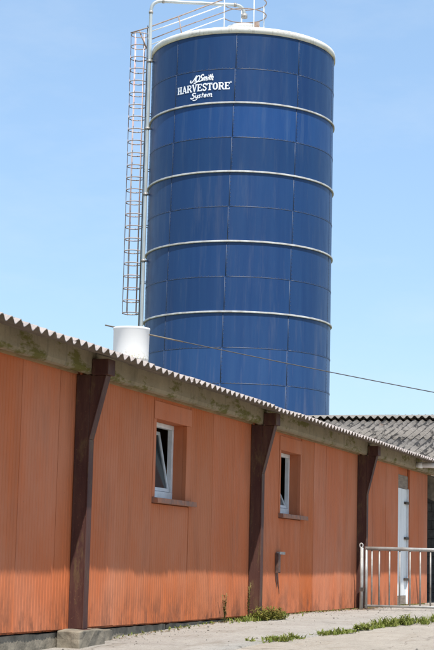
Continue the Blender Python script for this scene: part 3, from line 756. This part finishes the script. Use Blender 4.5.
G = {
 'H': (0.86, [([(0.2, 0), (0.2, 1)], T), ([(0.66, 0), (0.66, 1)], T), ([(0.2, 0.5), (0.66, 0.5)], 0.13), ser(0.02, 0.38, .05), ser(0.48, 0.84, .05), ser(0.02, 0.38, .95), ser(0.48, 0.84, .95)]),
 'A': (0.84, [([(0.14, 0.02), (0.42, 1)], 0.13), ([(0.40, 1), (0.70, 0.02)], 0.22), ([(0.2, 0.32), (0.6, 0.32)], 0.11), ser(-0.02, 0.30, .05), ser(0.52, 0.88, .05)]),
 'R': (0.86, [([(0.2, 0), (0.2, 1)], T), ([(0.2, 0.94)] + arc(0.42, 0.72, 0.26, 0.22, 90, -90) + [(0.2, 0.5)], 0.14), ([(0.42, 0.5), (0.60, 0.28), (0.72, 0.04)], 0.19), ser(0.02, 0.38, .05), ser(0.02, 0.4, .95), ser(0.62, 0.88, .05)]),
 'V': (0.82, [([(0.14, 0.98), (0.42, 0)], 0.22), ([(0.42, 0), (0.68, 0.98)], 0.13), ser(-0.04, 0.32, .95), ser(0.52, 0.84, .95)]),
 'E': (0.78, [([(0.2, 0), (0.2, 1)], T), ([(0.02, 0.94), (0.68, 0.94)], 0.12), ([(0.02, 0.06), (0.7, 0.06)], 0.12), ([(0.2, 0.5), (0.52, 0.5)], 0.11), ([(0.65, 1.0), (0.65, 0.74)], 0.1), ([(0.67, 0.0), (0.67, 0.28)], 0.1), ([(0.51, 0.62), (0.51, 0.38)], 0.08)]),
 'S': (0.72, [(spline([(0.60, 0.74), (0.52, 0.92), (0.30, 0.94), (0.14, 0.78), (0.22, 0.60), (0.44, 0.46), (0.58, 0.28), (0.48, 0.08), (0.26, 0.06), (0.12, 0.24)]), 0.17), ([(0.62, 0.98), (0.62, 0.70)], 0.08), ([(0.10, 0.02), (0.10, 0.30)], 0.08)]),
 'T': (0.80, [([(0.39, 0), (0.39, 1)], T), ([(0.03, 0.94), (0.75, 0.94)], 0.12), ([(0.07, 1.0), (0.07, 0.70)], 0.1), ([(0.71, 1.0), (0.71, 0.70)], 0.1), ser(0.18, 0.6, .05)]),
 'O': (0.80, [(arc(0.39, 0.5, 0.27, 0.43, 0, 360, 24), lambda t: 0.13 + 0.09 * abs(math.cos(2 * math.pi * t)))]),
}
word = 'HARVESTORE'
tot = sum(G[c][0] for c in word); scH = 0.288
s0 = -2.83; s1_ = -0.53
adv = (s1_ - s0) / tot
zb = lambda s: 18.715
strokes = []; xx = 0
for ch in word:
    w_, st_ = G[ch]; k_ = adv / scH
    strokes += [([(xx + p[0] * k_, p[1]) for p in pts], wd_) for pts, wd_ in st_]
    xx += w_ * k_
strokes += [(arc(xx + 0.10, 0.98, 0.09, 0.10, 0, 360, 10), 0.05)]
letters('lettering', strokes, s0, zb, scH)
# script lines
def script(word_strokes, s0, zfun, sc): letters('lettering', word_strokes, s0, zfun, sc, 0.28)
b1 = 0.17
smith = [
 (spline([(-0.35, 0.30), (-0.42, 0.05), (-0.15, -0.08), (0.15, 0.25), (0.48, 0.98)]), 0.2), ([(0.48, 1.0), (0.46, 0.0)], 0.2), ([(0.12, 0.36), (0.48, 0.36)], 0.12),
 (arc(0.86, 0.46, 0.32, 0.46, 60, 420, 20), 0.18),
 (spline([(1.78, 0.85), (1.60, 1.02), (1.36, 0.86), (1.44, 0.60), (1.66, 0.40), (1.60, 0.08), (1.30, 0.0), (1.0, 0.0), (0.6, -0.2), (0.3, -0.25)]), 0.2),
 (spline([(1.84, 0.0), (1.86, 0.55)]), b1), (spline([(1.86, 0.42), (2.02, 0.60), (2.12, 0.45), (2.10, 0.0)]), b1), (spline([(2.12, 0.42), (2.30, 0.60), (2.40, 0.42), (2.38, 0.06), (2.50, 0.02)]), b1),
 ([(2.66, 0.0), (2.66, 0.56)], b1), ([(2.66, 0.74), (2.66, 0.86)], b1), ([(2.92, 0.02), (2.92, 0.92)], b1), ([(2.76, 0.60), (3.10, 0.60)], 0.12),
 ([(3.20, 0.0), (3.20, 1.0)], b1), (spline([(3.20, 0.40), (3.36, 0.60), (3.48, 0.44), (3.46, 0.04), (3.62, 0.06)]), b1)]
system = [
 (spline([(0.52, 0.84), (0.32, 1.02), (0.06, 0.86), (0.14, 0.60), (0.38, 0.42), (0.34, 0.08), (0.04, 0.0), (-0.12, 0.2)]), 0.22),
 (spline([(0.60, 0.56), (0.62, 0.12), (0.82, 0.10), (0.92, 0.56)]), b1), (spline([(0.94, 0.56), (0.90, -0.18), (0.62, -0.38), (0.3, -0.30)]), b1),
 (spline([(1.36, 0.50), (1.18, 0.58), (1.14, 0.40), (1.32, 0.22), (1.22, 0.02), (1.04, 0.08)]), b1),
 ([(1.58, 0.02), (1.58, 0.90)], b1), ([(1.44, 0.60), (1.76, 0.60)], 0.12),
 (spline([(1.86, 0.30), (2.14, 0.34), (2.06, 0.56), (1.88, 0.42), (1.90, 0.08), (2.18, 0.08)]), b1),
 ([(2.34, 0.0), (2.34, 0.56)], b1), (spline([(2.34, 0.42), (2.50, 0.60), (2.60, 0.44), (2.58, 0.0)]), b1), (spline([(2.60, 0.42), (2.76, 0.60), (2.88, 0.42), (2.86, 0.06), (3.04, 0.06)]), b1)]
system = [([(x * 1.45, z) for x, z in p_], w_) for p_, w_ in system]
script(smith, -2.09, lambda s: 19.115, 0.245)
script(system, -2.13, lambda s: 18.450, 0.205)

# ------------------------------------------------------------------ overhead cable
pts = []
A = Vector((27.7, 5.05, 4.975)); Bp = Vector((31.2, -6.0, 2.98))
for k in range(41):
    t = k / 40; p = A.lerp(Bp, t); p.z -= 0.30 * t * (1 - t); pts.append(p)
cab = empty('overhead_cable', tuple(A), label='thin dark cable running from the white ventilation stack across the silo to the right', cat='cable')
pl_ = [tuple(p - A) for p in pts]
o = MB().tube(pl_, 0.009, 6).build('cable', M['cable'], cab)
o = MB().tube([tuple(pts[i] - A) for i in range(0, 6)], 0.0135, 8).build('cable_sleeve', M['sleeve'], cab)

# ------------------------------------------------------------------ tubular barrier by the third column
gate = empty('barrier_gate', (26.33, -0.275, gz(26.3)), (0, 0, math.atan2(-0.955, 0.296)), 'galvanised tubular steel barrier with vertical bars beside the last brown column', 'barrier')
Z0, ZTOP, LEN = 0.07, 0.99, 2.9
for z, r in ((Z0, 0.02), (ZTOP, 0.03)):
    MB().tube([(-0.02, 0, z), (LEN, 0, z)], r, 10).build('rail', M['galv'], gate)
for x, r, z0, z1 in ((-0.075, 0.03, -0.02, 1.0), (0.0, 0.024, 0.03, ZTOP)):
    MB().tube([(x, 0, z0), (x, 0, z1)], r, 10).build('post', M['galv'], gate)
bar = MB().tube([(0, 0, Z0), (0, 0, ZTOP)], 0.0135, 8).mesh('bar', M['galv_old'])
link('bar', bar, gate, (0.09, 0, 0))
for k in range(17): link('bar', bar, gate, (0.21 + k * 0.166, 0, 0))
MB().tube([(LEN + 0.05, 0, -0.02), (LEN + 0.05, 0, 1.05)], 0.03, 10).build('post', M['galv'], gate)
mb = MB()
mb.box(-0.11, -0.03, -0.035, 0.035, 0.30, 0.36); mb.build('hinge_clamp', M['hinge'], gate)
ring_pts = [(-0.085 + 0.026 * math.cos(rad(t)), 0.0, 1.034 + 0.036 * math.sin(rad(t))) for t in range(0, 360, 30)]
MB().tube(ring_pts, 0.012, 6, closed=True).build('latch_ring', M['galv_old'], gate)

# ------------------------------------------------------------------ weeds, grass, stones
def leaf(mb, p, d, l, w, droop, mi=0):
    d = Vector(d).normalized(); s_ = d.cross(Vector((0, 0, 1)));
    if s_.length < 1e-3: s_ = Vector((1, 0, 0))
    s_.normalize(); b = len(mb.v); p = Vector(p)
    for k, (t, ww) in enumerate(((0, 0.25), (0.45, 1.0), (0.8, 0.6))):
        c_ = p + d * l * t - Vector((0, 0, droop * l * t * t)); mb.v += [tuple(c_ - s_ * w * ww / 2), tuple(c_ + s_ * w * ww / 2)]
    mb.v.append(tuple(p + d * l - Vector((0, 0, droop * l))))
    mb.face([b, b + 1, b + 3, b + 2], mi); mb.face([b + 2, b + 3, b + 5, b + 4], mi); mb.face([b + 4, b + 5, b + 6], mi)
rw = random.Random(21)
def tall_weed(x, y, h, label):
    e = empty('tall_weed', (x, y, gz(x)), label=label, cat='weed', group='dry weeds at the wall foot')
    st_ = MB(); lf = MB()
    for k in range(3):
        hh = h * rw.uniform(0.75, 1.0); dx, dy = rw.uniform(-0.05, 0.05), rw.uniform(-0.04, 0.04)
        P = [(0.01 * k, 0, 0), (dx * 0.4, dy * 0.4, hh * 0.5), (dx, dy, hh)]
        st_.tube(P, [0.006, 0.005, 0.003], 5)
        for q in range(34):
            t = rw.uniform(0.15, 1.0); a = rw.uniform(0, 6.28)
            p = (dx * t * t, dy * t * t, hh * t)
            leaf(lf, p, (math.cos(a), math.sin(a), rw.uniform(0.2, 1.2)), rw.uniform(0.03, 0.075) * (1.25 - 0.5 * t), 0.016, 0.3)
    tag(st_.build('stem', M['straw'], e), kind='stuff'); tag(lf.build('foliage', M['straw'], e), kind='stuff')
def leafy_weed(x, y, w, h, n, label, mt='leaf'):
    e = empty('leafy_weed', (x, y, gz(x)), label=label, cat='weed')
    st_ = MB(); lf = MB()
    for k in range(max(4, n // 16)):
        a = rw.uniform(0, 6.28); r_ = w * math.sqrt(rw.random()); bx, by = r_ * math.cos(a), r_ * math.sin(a) * 0.5
        hh = h * rw.uniform(0.4, 1.0) * (1.1 - 0.5 * r_ / w); tx, ty = bx + rw.uniform(-.06, .06), by + rw.uniform(-.06, .06)
        st_.tube([(bx, by, 0), ((bx + tx) / 2, (by + ty) / 2, hh * 0.55), (tx, ty, hh)], [0.004, 0.003, 0.002], 4)
        for q in range(16):
            t = rw.uniform(0.05, 1.0); aa = rw.uniform(0, 6.28)
            leaf(lf, (bx + (tx - bx) * t, by + (ty - by) * t, hh * t), (math.cos(aa), math.sin(aa), rw.uniform(-0.1, 0.9)), rw.uniform(0.03, 0.075), rw.uniform(0.014, 0.028), 0.4)
    tag(st_.build('stem', M['leaf'], e), kind='stuff'); tag(lf.build('foliage', M[mt], e), kind='stuff')
tall_weed(19.60, -0.12, 0.42, 'short dry brown weed stalk standing alone left of the second column')
tall_weed(20.42, -0.16, 0.52, 'taller dry yellow weed stalk close to the second brown column')
leafy_weed(20.75, -0.34, 0.40, 0.22, 1300, 'spreading green weed clump at the foot of the second column')
leafy_weed(22.9, joint(22.9) + 0.05, 0.16, 0.24, 300, 'upright leafy weed rising from the grass in front of the white door', 'grass')
leafy_weed(21.0, joint(21.0), 0.22, 0.15, 300, 'low leafy weed in the grass strip near the right edge', 'grass')
leafy_weed(19.3, joint(19.3), 0.16, 0.07, 160, 'small low weed at the left end of the long grass strip', 'grass')

def blades(mb, x, y, h, f=0.0):
    a = rw.uniform(0, 6.28); d_ = Vector((math.cos(a), math.sin(a), 0)); s_ = Vector((-d_.y, d_.x, 0)); w = rw.uniform(0.004, 0.011); l = h * rw.uniform(0.3, 1.4)
    p = Vector((x, y, gz(x) - 0.004)); b = len(mb.v)
    q1 = p + d_ * l * 0.35 + Vector((0, 0, h * 0.62)); q2 = p + d_ * l + Vector((0, 0, h * rw.uniform(0.7, 1.0)))
    mb.v += [tuple(p - s_ * w), tuple(p + s_ * w), tuple(q1 + s_ * w * 0.8), tuple(q1 - s_ * w * 0.8), tuple(q2)]
    mb.face([b, b + 1, b + 2, b + 3]); mb.face([b + 3, b + 2, b + 4])
gm = MB()
patches = [(16.85, 0.20, 0.10, 0.07, 230), (17.3, 0.16, 0.08, 0.06, 140), (18.1, 0.30, 0.09, 0.05, 200), (18.75, 0.30, 0.10, 0.06, 300), (19.5, 0.25, 0.09, 0.07, 260), (20.2, 0.35, 0.13, 0.09, 420), (21.0, 0.4, 0.14, 0.10, 520),
           (21.9, 0.35, 0.15, 0.08, 420), (22.8, 0.4, 0.18, 0.10, 520), (24.0, 0.5, 0.2, 0.11, 700), (25.3, 0.7, 0.2, 0.10, 800)]
for cx, rx, ry, h, n in patches:
    for q in range(max(3, n // 22)):                     # tussocks of uneven height
        tx = rw.gauss(cx, rx * 0.7); ty = joint(tx) + rw.gauss(0, ry * 0.7); th_ = h * rw.choice((0.35, 0.6, 0.8, 1.3))
        for k in range(22):
            blades(gm, tx + rw.gauss(0, 0.05), ty + rw.gauss(0, 0.03), th_ * rw.uniform(0.5, 1.15), 0.0)
for k in range(420):
    x = rw.gauss(20.6, 0.55); blades(gm, x, -0.22 + rw.gauss(0, 0.10), rw.uniform(0.03, 0.10))
for k in range(500):
    x = rw.uniform(16, 32); blades(gm, x, -0.03 - abs(rw.gauss(0, 0.05)), rw.uniform(0.02, 0.05))
tag(gm.build('grass', M['grass']), 'low green grass growing in the joint of the yard slab', 'grass', kind='stuff')
sm_ = MB()
for k in range(700):
    x = rw.uniform(12, 28); y = rw.uniform(-4.2, -0.05) if rw.random() < 0.45 else -abs(rw.gauss(0, 0.5)) - 0.03
    r_ = rw.choice((0.003, 0.004, 0.005, 0.007, 0.014 if rw.random() < 0.2 else 0.006)); b = len(sm_.v); z = gz(x) + 0.006 + r_ * 0.3
    dv = [(1, 0, 0), (0, 1, 0), (-1, 0, 0), (0, -1, 0), (0, 0, 0.8), (0, 0, -0.6)]
    sm_.v += [(x + a_ * r_ * rw.uniform(0.7, 1.5), y + c_ * r_ * rw.uniform(0.7, 1.5), z + e_ * r_) for a_, c_, e_ in dv]
    for q in ((0, 1, 4), (1, 2, 4), (2, 3, 4), (3, 0, 4), (1, 0, 5), (2, 1, 5), (3, 2, 5), (0, 3, 5)): sm_.face([b + i for i in q])
tag(sm_.build('gravel', M['stone']), 'loose small stones scattered over the concrete yard', 'gravel', kind='stuff')

# dry litter blown against the wall foot
lt = MB()
for k in range(900):
    x = rw.gauss(26.6, 0.7) if k < 300 else rw.uniform(15.6, 32); y = -0.06 - abs(rw.gauss(0, 0.16 if k < 300 else 0.09))
    a = rw.uniform(0, 6.28); l = rw.uniform(0.008, 0.03); w = rw.uniform(0.003, 0.009); z = gz(x) + 0.010; b = len(lt.v)
    dx, dy = math.cos(a), math.sin(a)
    lt.v += [(x - dx * l, y - dy * l, z + rw.uniform(0, .006)), (x + dy * w, y - dx * w, z + rw.uniform(0, .012)), (x + dx * l, y + dy * l, z + rw.uniform(0, .006)), (x - dy * w, y + dx * w, z + rw.uniform(0, .012))]
    lt.face([b, b + 1, b + 2, b + 3])
tag(lt.build('leaf_litter', M['litter']), 'dry brown litter along the foot of the red wall', 'litter', kind='stuff')
